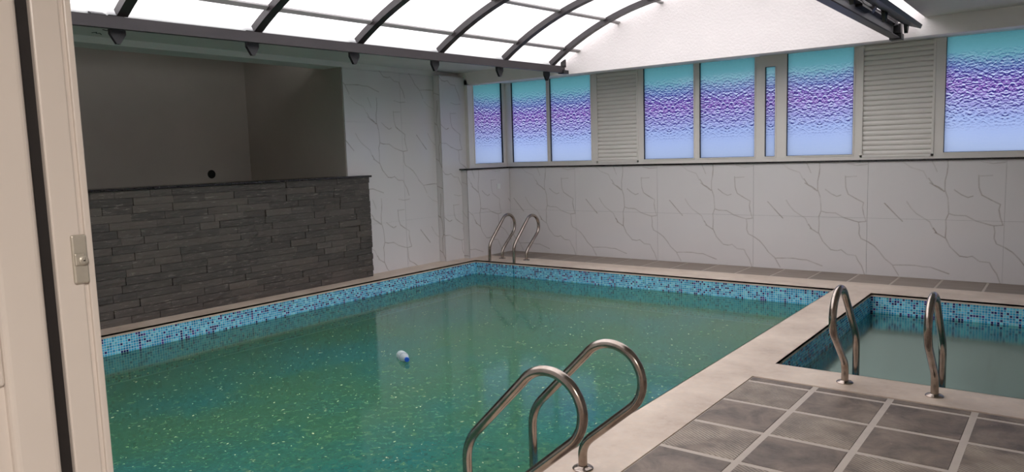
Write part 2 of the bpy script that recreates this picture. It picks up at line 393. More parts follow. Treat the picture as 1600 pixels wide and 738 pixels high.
# basins + mosaic band
PAL = [(0.30, lin(62, 158, 192)), (0.24, lin(92, 182, 208)), (0.16, lin(44, 134, 176)), (0.12, lin(120, 200, 214)), (0.12, lin(26, 34, 96)), (0.04, lin(74, 56, 128)), (0.02, lin(70, 150, 160))]
def mosaic(name, x0, x1, y0, y1, parent):
    s = 0.0245; gap = 0.0042; rows = 18; mb = MB(); cols = []
    def chip(c, ud, nd):
        # c centre, ud tangent, nd normal (into the pool)
        z = Vector((0, 0, 1)); h = (s - gap) / 2
        a = [c + ud * (sx * h) + z * (sz * h) for sx, sz in ((-1, -1), (1, -1), (1, 1), (-1, 1))]
        b = [p + nd * 0.003 - (p - c) * 0.12 for p in a]
        mb.poly(a + b, [(4, 5, 6, 7), (0, 1, 5, 4), (1, 2, 6, 5), (2, 3, 7, 6), (3, 0, 4, 7)])
        u = rnd.random(); acc = 0
        for w, col in PAL:
            acc += w
            if u <= acc: break
        k = 1.05 + 0.3 * rnd.random()
        cols.extend([(col[0] * k, col[1] * k, col[2] * k, 1)] * 5)
    sides = [((x0, y0), (x0, y1), Vector((1, 0, 0))), ((x0, y1), (x1, y1), Vector((0, -1, 0))), ((x1, y0), (x1, y1), Vector((-1, 0, 0))), ((x0, y0), (x1, y0), Vector((0, 1, 0)))]
    for (ax, ay), (bx, by), nd in sides:
        A = Vector((ax, ay, 0)); B = Vector((bx, by, 0)); L = (B - A).length; ud = (B - A) / L; n = int(L / s)
        nr = rows if (name == 'k' or nd.x > 0.5 or nd.y < -0.5) else 12
        for i in range(n):
            for r in range(nr):
                c = A + ud * ((i + 0.5) * L / n); c.z = -0.03 - s * (r + 0.5)
                chip(c + nd * 0.0005, ud, nd)
    me = bpy.data.meshes.new('mosaic_band'); me.from_pydata(mb.v, [], mb.f); me.materials.append(MATS['mosaic_chip'])
    ca = me.color_attributes.new('chip', 'FLOAT_COLOR', 'CORNER')
    arr = np.repeat(np.array(cols, dtype=np.float32), 4, axis=0); ca.data.foreach_set('color', arr.ravel())
    me.update(); o = link_mesh('mosaic_band', me, parent); o['kind'] = 'stuff'; return o
def basin(name, x0, x1, y0, y1, zf, label):
    mb = MB(); w = 0.15
    zt = -0.03 
    mb.box(x0 - w, x0, y0 - w, y1 + w, zf - w, -0.16, 0); mb.box(x1, x1 + w, y0 - w, y1 + w, zf - w, -0.16, 0)
    mb.box(x0, x1, y0 - w, y0, zf - w, -0.16, 0); mb.box(x0, x1, y1, y1 + w, zf - w, -0.16, 0)
    mb.box(x0, x1, y0, y1, zf - w, zf, 0)
    o = struct(mb.build(name, 'mosaic_basin'), label, 'pool')
    g = 0.0004
    mb = MB()
    for q in ((x0 - 0.002, x0 + g, y0, y1), (x1 - g, x1 + 0.002, y0, y1), (x0, x1, y0 - 0.002, y0 + g), (x0, x1, y1 - g, y1 + 0.002)): mb.box(*q, -0.48, -0.03)
    mb.build('grout_backing', 'mosaic_grout', o)
    mosaic('m' if x0 < -3 else 'k', x0, x1, y0, y1, o); return o
basin('pool_basin', PX0, PX1, PY0, PY1, -1.15, 'large swimming pool basin lined with blue mosaic')
basin('pool_basin', KX0, KX1, KY0, KY1, -0.62, 'small shallow pool basin beside the tiled deck, blue mosaic band')

def water(name, x0, x1, y0, y1, mat, label):
    mb = MB().poly([(x0, y0, ZW), (x1, y0, ZW), (x1, y1, ZW), (x0, y1, ZW)], [(0, 1, 2, 3)])
    return tagged(mb.build(name, mat), label, 'water', kind='stuff')
water('pool_water', PX0, PX1, PY0, PY1, 'water_green', 'murky green water filling the large pool')
water('pool_water', KX0, KX1, KY0, KY1, 'water_clear', 'still grey-green water filling the small pool')

# ------------------------------------------------------------------ marble veins (traced motif, repeats every 1.36 m)
PER = 1.36
_f2 = F_PX
def on_back(cx, cy):
    px, py = 1000 + cx / 3.69, 240 + cy / 3.69
    d = _R @ np.array([px - 800, py - 369, F_PX]); tt = 9.50 / d[1]; q = d * tt
    return (q[0], q[2] + 1.55)
VE = [  # (strength, points)
 (0.8, [(420, 60), (418, 130), (412, 160), (412, 205), (425, 245), (430, 320), (420, 350), (420, 435), (440, 480), (480, 525), (510, 530), (530, 525), (560, 550), (600, 555), (630, 610), (645, 655)]),
 (0.9, [(345, 150), (365, 182), (385, 192), (410, 212)]), (0.8, [(350, 172), (375, 190), (410, 214)]),
 (0.8, [(430, 320), (455, 328), (500, 330), (540, 355), (590, 372), (612, 378), (615, 440), (625, 465), (690, 505), (740, 570), (780, 605), (850, 605), (960, 615), (1050, 650)]),
 (0.8, [(780, 608), (808, 658)]),
 (0.8, [(545, 135), (548, 195), (560, 230), (600, 255), (635, 275), (630, 300), (648, 375), (612, 378)]), (0.5, [(545, 140), (600, 137)]),
 (0.8, [(450, 205), (478, 228), (505, 242), (525, 235)]),
 (1.0, [(170, 270), (205, 312), (245, 358)]),
 (0.55, [(260, 262), (300, 320), (355, 360), (370, 395)]), (1.0, [(370, 390), (385, 415), (422, 440)]), (0.8, [(378, 412), (400, 425), (422, 440)]),
 (0.6, [(555, 70), (600, 79), (650, 74)]), (0.6, [(355, 62), (378, 118)]), (0.4, [(820, 60), (860, 90), (920, 110), (940, 150)]),
]
SEG = []
for st, pts in VE:
    w = [on_back(*p) for p in pts]
    for a, b in zip(w[:-1], w[1:]):
        # slight kinks along long segments
        n = max(1, int(math.dist(a, b) / 0.07)); prev = a
        for k in range(1, n + 1):
            q = (a[0] + (b[0] - a[0]) * k / n, a[1] + (b[1] - a[1]) * k / n)
            if k < n: q = (q[0] + rnd.uniform(-0.007, 0.007), q[1] + rnd.uniform(-0.007, 0.007))
            SEG.append((prev, q, st * (0.75 + 0.35 * rnd.random()))); prev = q
SEGX0 = -4.70
def vein_mask(U, V):
    out = np.zeros_like(U)
    for (a, b, st) in SEG:
        for sx in (-1, 0, 1):
            ax, bx = a[0] - SEGX0 + sx * PER, b[0] - SEGX0 + sx * PER
            if max(ax, bx) < -0.02 or min(ax, bx) > PER + 0.02: continue
            dx, dy = bx - ax, b[1] - a[1]; L2 = dx * dx + dy * dy + 1e-12
            tt = np.clip(((U - ax) * dx + (V - a[1]) * dy) / L2, 0, 1)
            d = np.hypot(U - ax - tt * dx, V - a[1] - tt * dy)
            out = np.maximum(out, st * np.clip(1.25 - d / 0.0060, 0, 1))
    return np.clip(out, 0, 1)
_N = 6.4e-3
_gu = np.arange(0, PER, _N / 2); _gv = np.arange(0, PER + 1e-6, _N / 2)
VM = vein_mask(*np.meshgrid(_gu, _gv, indexing='ij'))
def sample_vein(U, V):
    iu = np.floor(np.mod(U, PER) / (_N / 2)).astype(int) % len(_gu); iv = np.clip(np.floor(np.mod(V, PER) / (_N / 2)).astype(int), 0, len(_gv) - 1)
    return VM[iu, iv]
_marble_cache = {}
def marble_mesh(w, h, mu, mv, thick=0.012):
    """slab in local x (0..w), z (0..h), face at y=0, body behind (+y); (mu, mv) is the place of its corner in the motif"""
    key = (round(w, 3), round(h, 3), round(mu % PER, 3), round(mv % PER, 3))
    if key in _marble_cache: return _marble_cache[key]
    nx, nz = max(2, int(round(w / _N))), max(2, int(round(h / _N)))
    us, vs_ = np.linspace(0, w, nx + 1), np.linspace(0, h, nz + 1)
    U, V = np.meshgrid(us, vs_, indexing='ij')
    co = np.stack([U, np.zeros_like(U), V], -1).reshape(-1, 3)
    vals = sample_vein(U + mu, V + mv).ravel()
    idx = np.arange((nx + 1) * (nz + 1)).reshape(nx + 1, nz + 1)
    quads = np.stack([idx[:-1, :-1], idx[1:, :-1], idx[1:, 1:], idx[:-1, 1:]], -1).reshape(-1, 4)
    n0 = len(co); e = 0.0015
    bd = np.array([(0, 0, 0), (w, 0, 0), (w, 0, h), (0, 0, h), (0, thick, 0), (w, thick, 0), (w, thick, h), (0, thick, h)], float)
    sq = np.array([(0, 4, 5, 1), (1, 5, 6, 2), (2, 6, 7, 3), (3, 7, 4, 0), (7, 6, 5, 4)]) + n0
    allv = np.concatenate([co, bd]); allq = np.concatenate([quads, sq])
    me = bpy.data.meshes.new('marble_tile')
    me.vertices.add(len(allv)); me.vertices.foreach_set('co', allv.ravel())
    me.loops.add(allq.size); me.loops.foreach_set('vertex_index', allq.ravel().astype(np.int32))
    me.polygons.add(len(allq)); me.polygons.foreach_set('loop_start', np.arange(0, allq.size, 4, dtype=np.int32))
    at = me.attributes.new('vein', 'FLOAT', 'POINT'); at.data.foreach_set('value', np.concatenate([vals, np.zeros(8)]).astype(np.float32))
    me.materials.append(MATS['marble']); me.update(calc_edges=True); me.validate()
    _marble_cache[key] = me; return me
TW, TH, JT = 1.36, 0.68, 0.0025
def marble_wall(parent, origin, dirx, length, z0, z1, mu0=0.0, mv0=0.0, start=0.0):
    """tiles on a vertical face; dirx = unit direction along the wall seen left to right, face normal = right-hand side turned to the viewer"""
    rz = math.atan2(dirx[1], dirx[0]); x = 0.0; first = TW - start
    while x < length - 1e-4:
        w = min(first, length - x); first = TW; z = z0
        while z < z1 - 1e-4:
            h = min(TH, z1 - z)
            me = marble_mesh(w - JT, h - JT, mu0 + x, mv0 + z)
            link_mesh('marble_tile', me, parent, (origin[0] + dirx[0] * x, origin[1] + dirx[1] * x, z), (0, 0, rz))
            z += h
        x += w

# ------------------------------------------------------------------ back wall
wb = struct(MB().box(-7.9, XR + 0.2, YB + 0.012, 9.80, -0.02, 1.345).build('wall_back', 'marble_joint'), 'long low wall of white marble-look tiles under the row of windows', 'wall')
marble_wall(wb, (-7.31, YB), (1, 0), XR + 7.31, 0.0, 1.345, mu0=-7.31 - SEGX0, mv0=0.0, start=(-7.31 + 7.42) % TW)

# left wall: marble stretch, pilaster, low return below the corner window
wl = MB()
wl.box(XL - 0.35, XL - 0.012, 6.37, 8.05, -0.02, 2.735)
wl.box(XL - 0.35, -7.442, 8.062, 8.60, -0.02, 2.735)
wl.box(XL - 0.35, -7.322, 8.473, YB + 0.3, -0.02, 1.345)
wl.box(XL - 0.35, XL, 0.40, BEAM_Y, 2.735, Z_CEIL + 0.1)          # plaster band above
wl.box(XL - 0.35, -7.55, 0.40, 1.3, -0.02, 2.735)
wall_left = struct(wl.build('wall_left', 'plaster_white'), 'white marble-look tiled wall with shallow pilaster to the right of dark stone cladding', 'wall')
marble_wall(wall_left, (XL, 6.37), (0, 1), 8.05 - 6.37, 0.0, 2.735, mu0=0.25, mv0=0.34, start=0.35)
marble_wall(wall_left, (XL, 8.05), (1, 0), 0.118, 0.0, 2.735, mu0=0.75, mv0=0.34)
marble_wall(wall_left, (-7.43, 8.05), (0, 1), 8.60 - 8.05, 0.0, 2.735, mu0=0.9, mv0=0.34)
marble_wall(wall_left, (-7.43, 8.46), (1, 0), 0.118, 0.0, 1.345, mu0=0.45, mv0=0.1)
marble_wall(wall_left, (-7.31, 8.46), (0, 1), YB - 8.46, 0.0, 1.345, mu0=0.55, mv0=0.0)

# granite sill
mb = MB(); mb.box(-7.46, -7.29, 8.42, YB + 0.1, 1.345, 1.366); mb.box(-7.29, XR, YB - 0.02, YB + 0.2, 1.345, 1.366)
struct(mb.build('trim_sill', 'granite_black'), 'thin black granite sill running below the windows', 'sill')

# ------------------------------------------------------------------ niche and stone cladding
NY = 6.37; NXB = -9.70
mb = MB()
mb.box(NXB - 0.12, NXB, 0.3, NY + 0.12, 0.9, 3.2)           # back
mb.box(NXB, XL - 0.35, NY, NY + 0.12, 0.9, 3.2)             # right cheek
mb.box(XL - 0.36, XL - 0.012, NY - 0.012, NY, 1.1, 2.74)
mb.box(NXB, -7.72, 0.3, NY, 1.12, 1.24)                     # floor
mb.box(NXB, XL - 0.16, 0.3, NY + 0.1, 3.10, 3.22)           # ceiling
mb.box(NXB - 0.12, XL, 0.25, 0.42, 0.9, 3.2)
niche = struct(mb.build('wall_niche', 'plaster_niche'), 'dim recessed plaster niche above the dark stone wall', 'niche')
# hole in the niche wall
hb = MB(); pr = [(0.062, 0.0), (0.066, 0.006), (0.058, 0.010), (0.055, -0.03)]
o = MB().lathe([(0.048, 0.0005), (0.056, 0.001), (0.062, 0.003), (0.068, 0.0)], 20).build('pipe_hole_rim', 'plaster_niche', niche, loc=(NXB, 5.74, 1.41), rot=(0, math.pi / 2, 0))
o = MB().lathe([(0.060, 0.0), (0.060, 0.004)], 20).build('pipe_hole', 'hole_dark', niche, loc=(NXB, 5.74, 1.41), rot=(0, math.pi / 2, 0), smooth=False)

mb = MB(); mb.box(-7.75, -7.425, 0.42, 6.60, -0.02, 1.318)
clad = struct(mb.build('wall_left_cladding', 'slate_gap'), 'dark grey split-slate cladding wall below the niche, capped with black granite', 'wall')
MB().box(-7.80, -7.385, 0.42, 6.635, 1.318, 1.342).build('granite_ledge', 'granite_black', clad, bevel=0.003, seg=1)
def stone_mesh(k):
    r = random.Random(100 + k); nx, nz = 5, 2; P = []; Fc = []
    for j in range(nz + 1):
        for i in range(nx + 1):
            edge = (i in (0, nx)) or (j in (0, nz))
            P.append((r.uniform(0.012, 0.017) + (0.0 if edge else 0.003), -0.5 + i / nx, -0.5 + j / nz))
    for j in range(nz):
        for i in range(nx):
            a = j * (nx + 1) + i; Fc.append((a, a + 1, a + nx + 2, a + nx + 1))
    b = len(P)
    rim = [i for i in range(nx + 1)] + [j * (nx + 1) + nx for j in range(1, nz + 1)] + [nz * (nx + 1) + i for i in range(nx - 1, -1, -1)] + [j * (nx + 1) for j in range(nz - 1, 0, -1)]
    for q in rim: P.append((-0.004, P[q][1], P[q][2]))
    m = len(rim)
    for i in range(m): Fc.append((rim[i], b + i, b + (i + 1) % m, rim[(i + 1) % m]))
    return MB().poly(P, Fc).mesh('stone', 'slate')
STONES = [stone_mesh(k) for k in range(10)]
NR = 17; rh = 1.318 / NR; cnt = 0
for r in range(NR):
    y = 6.60; zc = 0.004 + rh * (r + 0.5)
    while y > 1.3:
        w = rnd.choice((0.22, 0.28, 0.34, 0.40, 0.46)) * 1.02
        if y == 6.60: w *= rnd.uniform(0.45, 1.0)
        w = min(w, y - 1.25)
        split = rnd.random() < 0.0
        hh = rh - 0.003
        link_mesh('stone', STONES[rnd.randrange(10)], clad, (-7.424 + rnd.uniform(-0.004, 0.010), y - w / 2, zc), (0, 0, 0), (rnd.uniform(0.7, 1.4), w - 0.003, hh)); cnt += 1
        y -= w
print('stones', cnt)

# ------------------------------------------------------------------ ceilings, beam, outer shell
cl = MB().box(-7.9, -6.32, 0.3, BEAM_Y, Z_CEIL, Z_CEIL + 0.12)
cl.poly([(-6.34, 0.55, 2.802), (-6.34, BEAM_Y, 2.802), (-5.70, BEAM_Y, 2.735), (-5.70, 0.55, 2.642), (-6.34, 0.55, 2.842), (-6.34, BEAM_Y, 2.842), (-5.70, BEAM_Y, 2.775), (-5.70, 0.55, 2.682)],
        [(3, 2, 1, 0), (4, 5, 6, 7), (0, 1, 5, 4), (1, 2, 6, 5), (2, 3, 7, 6), (3, 0, 4, 7)])  # sloping plate added behind the rail to stop sky light leaking in
struct(cl.build('ceiling_left', 'plaster_white'), 'flat plaster ceiling strip between stone wall and arched roof', 'ceiling')
struct(MB().box(-1.30, XR + 0.2, 0.3, BEAM_Y, Z_CEIL, Z_CEIL + 0.12).build('ceiling_right', 'plaster_white'), 'flat plaster ceiling to the right of the arched roof', 'ceiling')
mb = MB(); mb.box(-7.9, XR + 0.2, BEAM_Y, BEAM_Y + 0.16, BEAM_Z, 3.62)
struct(mb.build('wall_lunette', 'plaster_rough'), 'rough white plaster gable wall filling the end of the arched roof', 'wall')
struct(MB().box(-7.9, XR + 0.2, BEAM_Y + 0.16, 9.85, 2.69, 2.85).build('ceiling_back', 'plaster_white'), 'narrow soffit above the row of coloured windows', 'ceiling')
# near wall with doorway, right wall
mb = MB(); DX0, DX1, DZ = -1.36, 1.25, 2.12
mb.box(-9.9, DX0, 0.43, YN, -0.02, 2.95); mb.box(DX1, XR + 0.2, 0.43, YN, -0.02, 2.95); mb.box(DX0, DX1, 0.43, YN, DZ, 2.95); mb.box(-5.9, -1.2, 0.43, YN, 2.95, 3.6)
struct(mb.build('wall_near', 'plaster_white'), 'white wall around the doorway at the near end', 'wall')
struct(MB().box(XR, XR + 0.2, 0.43, 9.8, -0.02, 2.95).build('wall_right', 'plaster_white'), 'white end wall beyond the small pool', 'wall')
# entrance lobby behind the doorway
mb = MB(); mb.box(-2.2, 2.2, -3.0, 0.43, -0.12, -0.006)
struct(mb.build('floor_lobby', 'deck_tile_plain'), 'dark tiled floor of the entrance lobby', 'floor')
mb = MB(); mb.box(-2.3, -2.2, -3.0, 0.43, -0.1, 2.6); mb.box(2.2, 2.3, -3.0, 0.43, -0.1, 2.6); mb.box(-2.3, 2.3, -3.1, -3.0, -0.1, 2.6)
struct(mb.build('wall_lobby', 'plaster_white'), 'white walls of the entrance lobby', 'wall')
struct(MB().box(-2.3, 2.3, -3.1, 0.43, 2.6, 2.7).build('ceiling_lobby', 'plaster_white'), 'white ceiling of the entrance lobby', 'ceiling')
def added_lamp(loc, r, label):
    e = tagged(empty('added_lamp', loc), label, 'lamp')
    MB().lathe([(r + 0.02, 0.0), (r + 0.02, -0.03), (r, -0.035), (r, -0.02), (0.0001, -0.02)], 32).build('housing', 'plastic_white', e)
    MB().lathe([(r, -0.0345), (r, -0.030)], 32).build('diffuser', 'added_lamp_glow', e)
    return e
added_lamp((0.9, -0.5, 2.6), 0.22, 'round warm lamp added out of view in the lobby to light the door frame')  # added lamp behind the camera, there to brighten the door frame

# ------------------------------------------------------------------ windows
FZ0, FZ1 = 1.366, 2.69
PZ0 = 1.435
win_n = [0]
def window(p0, p1, fixed, axis, lo, hi, label, ztop=2.75, zf=FZ1):
    """frame from lo..hi along the wall, pane from p0..p1; axis 'x' = back wall, 'y' = left return"""
    win_n[0] += 1
    e = empty('window_%d' % win_n[0]); struct(e, label, 'window')
    fr = MB(); gk = MB()
    def bx(mb, a0, a1, d0, d1, z0, z1):
        if axis == 'x': mb.box(a0, a1, fixed + d0, fixed + d1, z0, z1)
        else: mb.box(fixed - d1, fixed - d0, a0, a1, z0, z1)
    zp = min(ztop, zf)
    bx(fr, lo, hi, 0, 0.07, FZ0, PZ0 - 0.004); bx(fr, lo, p0 - 0.004, 0, 0.07, PZ0 - 0.004, zf); bx(fr, p1 + 0.004, hi, 0, 0.07, PZ0 - 0.004, zf)
    if ztop < zf: bx(fr, p0 - 0.004, p1 + 0.004, 0, 0.07, ztop + 0.004, zf)
    # glazing beads: a small step round the pane
    b = 0.018
    bx(fr, p0 - b, p1 + b, -0.008, 0, PZ0 - b, PZ0 - 0.004); bx(fr, p0 - b, p0 - 0.004, -0.008, 0, PZ0 - 0.004, zp); bx(fr, p1 + 0.004, p1 + b, -0.008, 0, PZ0 - 0.004, zp)
    fr.build('frame', 'upvc', e)
    bx(gk, p0 - 0.004, p0, 0.0, 0.05, PZ0, zp); bx(gk, p1, p1 + 0.004, 0.0, 0.05, PZ0, zp); bx(gk, p0 - 0.004, p1 + 0.004, 0.0, 0.05, PZ0 - 0.004, PZ0)
    if ztop < zf: bx(gk, p0 - 0.004, p1 + 0.004, 0.0, 0.05, zp, zp + 0.004)
    gk.build('gasket', 'gasket', e)
    # pane: local x centred, z from pane bottom, film on the room side
    w = p1 - p0; h = zp - PZ0; pb = MB()
    P = [(-w / 2, 0, 0), (w / 2, 0, 0), (w / 2, 0.006, 0), (-w / 2, 0.006, 0), (-w / 2, 0, h), (w / 2, 0, h), (w / 2, 0.006, h), (-w / 2, 0.006, h)]
    pb.poly(P, [(0, 1, 5, 4)], 0); pb.poly(P, [(3, 2, 1, 0), (4, 5, 6, 7), (1, 2, 6, 5), (2, 3, 7, 6), (3, 0, 4, 7)], 1)
    me = bpy.data.meshes.new('pane'); me.from_pydata(pb.v, [], pb.f); me.materials.append(MATS['window_film']); me.materials.append(MATS['sheet_clear'])
    me.polygons.foreach_set('material_index', pb.mi); me.update()
    if axis == 'x': link_mesh('pane', me, e, ((p0 + p1) / 2, fixed + 0.028, PZ0))
    else: link_mesh('pane', me, e, (fixed - 0.028, (p0 + p1) / 2, PZ0), (0, 0, math.pi / 2))
    return e
WY = 9.515
window(8.735, 9.43, -7.37, 'y', 8.60, 9.515, 'narrow-looking coloured window on the short return wall at the corner')
window(-7.24, -6.565, WY, 'x', -7.37, -6.53, 'first coloured window pane right of the corner post')
window(-6.50, -5.775, WY, 'x', -6.53, -5.73, 'coloured window just left of the left-hand white roller shutter')
window(-4.905, -4.165, WY, 'x', -4.95, -4.12, 'coloured window just right of the left-hand white roller shutter')
window(-4.075, -3.34, WY, 'x', -4.12, -3.30, 'coloured window left of the slim casement')
window(-3.20, -3.08, WY, 'x', -3.30, -2.97, 'slim casement with a very narrow coloured pane in a wide white frame', ztop=2.55)
window(-2.93, -2.165, WY, 'x', -2.97, -2.125, 'coloured window just left of the right-hand white roller shutter')
window(-1.215, -0.10, WY, 'x', -1.27, -0.06, 'largest coloured window at the right edge of the picture')
window(0.05, 1.1, WY, 'x', -0.06, 1.2, 'coloured window beyond the largest one, outside the picture'); window(1.3, 2.4, WY, 'x', 1.2, XR, 'last coloured window next to the end wall')
# corner post of the return wall (outer closing)
def shutter(lo, hi, label):
    e = tagged(empty('roller_shutter', ((lo + hi) / 2, WY, FZ0)), label, 'shutter', 'roller shutters between the windows')
    m = (lo + hi) / 2
    fr = MB(); fr.box(lo - m, lo - m + 0.06, 0, 0.07, 0, FZ1 - FZ0); fr.box(hi - m - 0.06, hi - m, 0, 0.07, 0, FZ1 - FZ0); fr.box(lo - m + 0.06, hi - m - 0.06, 0, 0.07, 0, 0.045)
    fr.box(lo - m + 0.045, lo - m + 0.07, -0.008, 0, 0.03, FZ1 - FZ0); fr.box(hi - m - 0.07, hi - m - 0.045, -0.008, 0, 0.03, FZ1 - FZ0); fr.box(lo - m + 0.045, hi - m - 0.045, -0.008, 0, 0.03, 0.055)
    fr.build('frame', 'upvc', e)
    MB().box(lo - m + 0.06, hi - m - 0.06, 0.045, 0.07, 0.045, FZ1 - FZ0).build('backing', 'upvc', e)
    n = 22; ph = (FZ1 - FZ0 - 0.05) / n; w = (hi - lo) / 2 - 0.064
    prof = []
    for k in range(7):
        a = k / 6; prof.append((-0.014 - 0.008 * math.sin(math.pi * a) ** 0.8, 0.002 + a * (ph - 0.004)))
    P = [(sx * w, y + 0.03, z) for sx in (-1, 1) for (y, z) in prof] + [(sx * w, 0.04, z) for sx in (-1, 1) for z in (0.002, ph - 0.002)]
    K = len(prof); Fc = [(k, K + k, K + k + 1, k + 1) for k in range(K - 1)] + [(2 * K, 2 * K + 2, K, 0), (K - 1, 2 * K - 1, 2 * K + 3, 2 * K + 1), tuple(range(K)) + (2 * K + 1, 2 * K), tuple(range(2 * K - 1, K - 1, -1)) + (2 * K + 2, 2 * K + 3), (2 * K, 2 * K + 1, 2 * K + 3, 2 * K + 2)]
    me = MB().poly(P, Fc).mesh('slat', 'upvc')
    for k in range(n): link_mesh('slat', me, e, (0, 0, 0.048 + k * ph))
    return e
shutter(-5.73, -4.95, 'closed white roller shutter nearer the ladder corner, between coloured windows')
shutter(-2.125, -1.27, 'closed white roller shutter below the end of the right roof rail')

# ------------------------------------------------------------------ arched roof
CX, HS, SH = -3.55, 2.04, 0.574
def arch(tt, y):
    d = max(0.0, 8.3 - y)
    zb = 2.705 - 0.012 * d; rise = (3.36 - 0.040 * min(d, 4.0)) - zb
    k = (math.sqrt(1 - (tt * SH) ** 2) - math.sqrt(1 - SH * SH)) / (1 - math.sqrt(1 - SH * SH))
    return Vector((CX + HS * tt, y, zb + rise * k))
RIB_Y = [0.62, 1.57, 2.70, 3.83, 4.96, 6.11, 7.26, 8.27]
roof = tagged(empty('arched_roof', (CX, 4.5, 2.7)), 'arched skylight of dark steel ribs and milky white sheets over the large pool', 'skylight')
inv = Vector((-CX, -4.5, -2.7))
def rel_(p): return p + inv
TS = [-1 + 2 * i / 32 for i in range(33)]
for y in RIB_Y:
    P = []; Fc = []; hw = 0.040; dp = 0.062
    for tt in TS:
        a = rel_(arch(tt, y)); n = Vector((tt * SH, 0, math.sqrt(1 - (tt * SH) ** 2)))
        for sy, dn in ((-1, 0), (1, 0), (1, 1), (-1, 1)): P.append(a + Vector((0, sy * hw, 0)) + n * (dp * dn))
    for i in range(len(TS) - 1):
        for k in range(4): Fc.append((i * 4 + k, i * 4 + (k + 1) % 4, i * 4 + 4 + (k + 1) % 4, i * 4 + 4 + k))
    Fc += [(3, 2, 1, 0), tuple((len(TS) - 1) * 4 + k for k in range(4))]
    rib = MB().poly(P, Fc).build('rib', 'steel_paint', roof)
    # pointed foot dropping behind the rail
    for sgn in (-1, 1):
        xf = CX + sgn * (HS + 0.10); zb = arch(1, y).z
        Q = []
        dz = 0.0 if sgn < 0 else 0.10
        for (w, z) in ((0.058, zb + 0.05), (0.058, zb - 0.115 + dz), (0.014, zb - 0.185 + dz)):
            Q += [Vector((xf - 0.015, y - w, z)), Vector((xf + 0.015, y - w, z)), Vector((xf + 0.015, y + w, z)), Vector((xf - 0.015, y + w, z))]
        Q = [rel_(q) for q in Q]
        Fq = [(0, 1, 2, 3), (11, 10, 9, 8)] + [(4 * i + k, 4 * i + (k + 1) % 4, 4 * i + 4 + (k + 1) % 4, 4 * i + 4 + k) for i in range(2) for k in range(4)]
        MB().poly(Q, Fq).build('rib_foot', 'steel_dark', rib)
PT = [-0.887, -0.593, -0.30, 0.0, 0.30, 0.593, 0.887]
ends = [-1.05] + PT + [1.05]
for b in range(len(RIB_Y)):
    y0 = RIB_Y[b]; y1 = RIB_Y[b + 1] if b + 1 < len(RIB_Y) else BEAM_Y - 0.003
    for q in PT:
        a0, a1 = rel_(arch(q, y0)), rel_(arch(q, y1)); n = Vector((q * SH, 0, math.sqrt(1 - (q * SH) ** 2))); u = Vector((n.z, 0, -n.x))
        P = [a + u * (s * 0.025) + n * h for a in (a0 + Vector((0, 0.033, 0)), a1 - Vector((0, 0.033 if b + 1 < len(RIB_Y) else 0, 0))) for (s, h) in ((-1, 0.042), (1, 0.042), (1, 0.060), (-1, 0.060))]
        MB().poly(P, [(3, 2, 1, 0), (4, 5, 6, 7)] + [(k, (k + 1) % 4, 4 + (k + 1) % 4, 4 + k) for k in range(4)]).build('purlin', 'joint_profile', roof)
    for s in range(len(ends) - 1):
        m = 5; P = []; ncol = m + 1
        for layer in (0.063, 0.071):
            for yy in (y0 + 0.001, y1 - 0.001):
                for i in range(ncol):
                    tt = ends[s] + (ends[s + 1] - ends[s]) * i / m; n = Vector((tt * SH, 0, math.sqrt(max(0, 1 - (tt * SH) ** 2))))
                    P.append(rel_(arch(tt, yy)) + n * layer)
        low = [(i, i + 1, ncol + i + 1, ncol + i) for i in range(m)]
        hi_ = [(2 * ncol + i, 3 * ncol + i, 3 * ncol + i + 1, 2 * ncol + i + 1) for i in range(m)]
        side = [(i, 2 * ncol + i, 2 * ncol + i + 1, i + 1) for i in range(m)] + [(ncol + i, ncol + i + 1, 3 * ncol + i + 1, 3 * ncol + i) for i in range(m)] + [(0, ncol, 3 * ncol, 2 * ncol), (m, 2 * ncol + m, 3 * ncol + m, ncol + m)]
        me = bpy.data.meshes.new('roof_sheet'); me.from_pydata([tuple(p) for p in P], [], low + hi_ + side)
        me.materials.append(MATS['sheet_milky']); me.materials.append(MATS['sheet_clear'])
        me.polygons.foreach_set('material_index', [0] * m + [1] * (len(hi_) + len(side))); me.update()
        link_mesh('roof_sheet', me, roof)

# left rail (box beam) with brackets, slightly sloping like the ribs
e = tagged(empty('roof_rail', (-5.56, 4.5, 2.6)), 'long dark steel rail carrying the left feet of the arched roof', 'rail')
def railbox(mb, x0, x1, ya, yb, za0, za1, zb0, zb1):
    P = [(x0, ya, za0), (x1, ya, za0), (x1, yb, zb0), (x0, yb, zb0), (x0, ya, za1), (x1, ya, za1), (x1, yb, zb1), (x0, yb, zb1)]
    return mb.poly(P, [(3, 2, 1, 0), (4, 5, 6, 7), (0, 1, 5, 4), (1, 2, 6, 5), (2, 3, 7, 6), (3, 0, 4, 7)])
railbox(MB(), -0.05, 0.0, -3.9, 4.02, -0.085, 0.0, 0.025, 0.112).build('beam', 'steel_paint', e)
MB().box(-0.07, 0.02, 3.96, 4.08, 0.015, 0.06).build('end_block', 'steel_dark', e)
railbox(MB(), -0.01, 0.0, 3.93, 4.05, 0.10, 0.16, 0.10, 0.22).build('end_plate', 'steel_dark', e)
for yb in (-1.95, 0.05, 2.7):
    MB().poly([(-0.06, yb - 0.05, 0.03), (-0.06, yb + 0.05, 0.03), (-0.44, yb + 0.05, 0.19), (-0.44, yb - 0.05, 0.19), (-0.06, yb - 0.05, 0.045), (-0.06, yb + 0.05, 0.045), (-0.44, yb + 0.05, 0.2), (-0.44, yb - 0.05, 0.2)],
              [(3, 2, 1, 0), (4, 5, 6, 7), (0, 1, 5, 4), (1, 2, 6, 5), (2, 3, 7, 6), (3, 0, 4, 7)]).build('bracket', 'steel_dark', e)
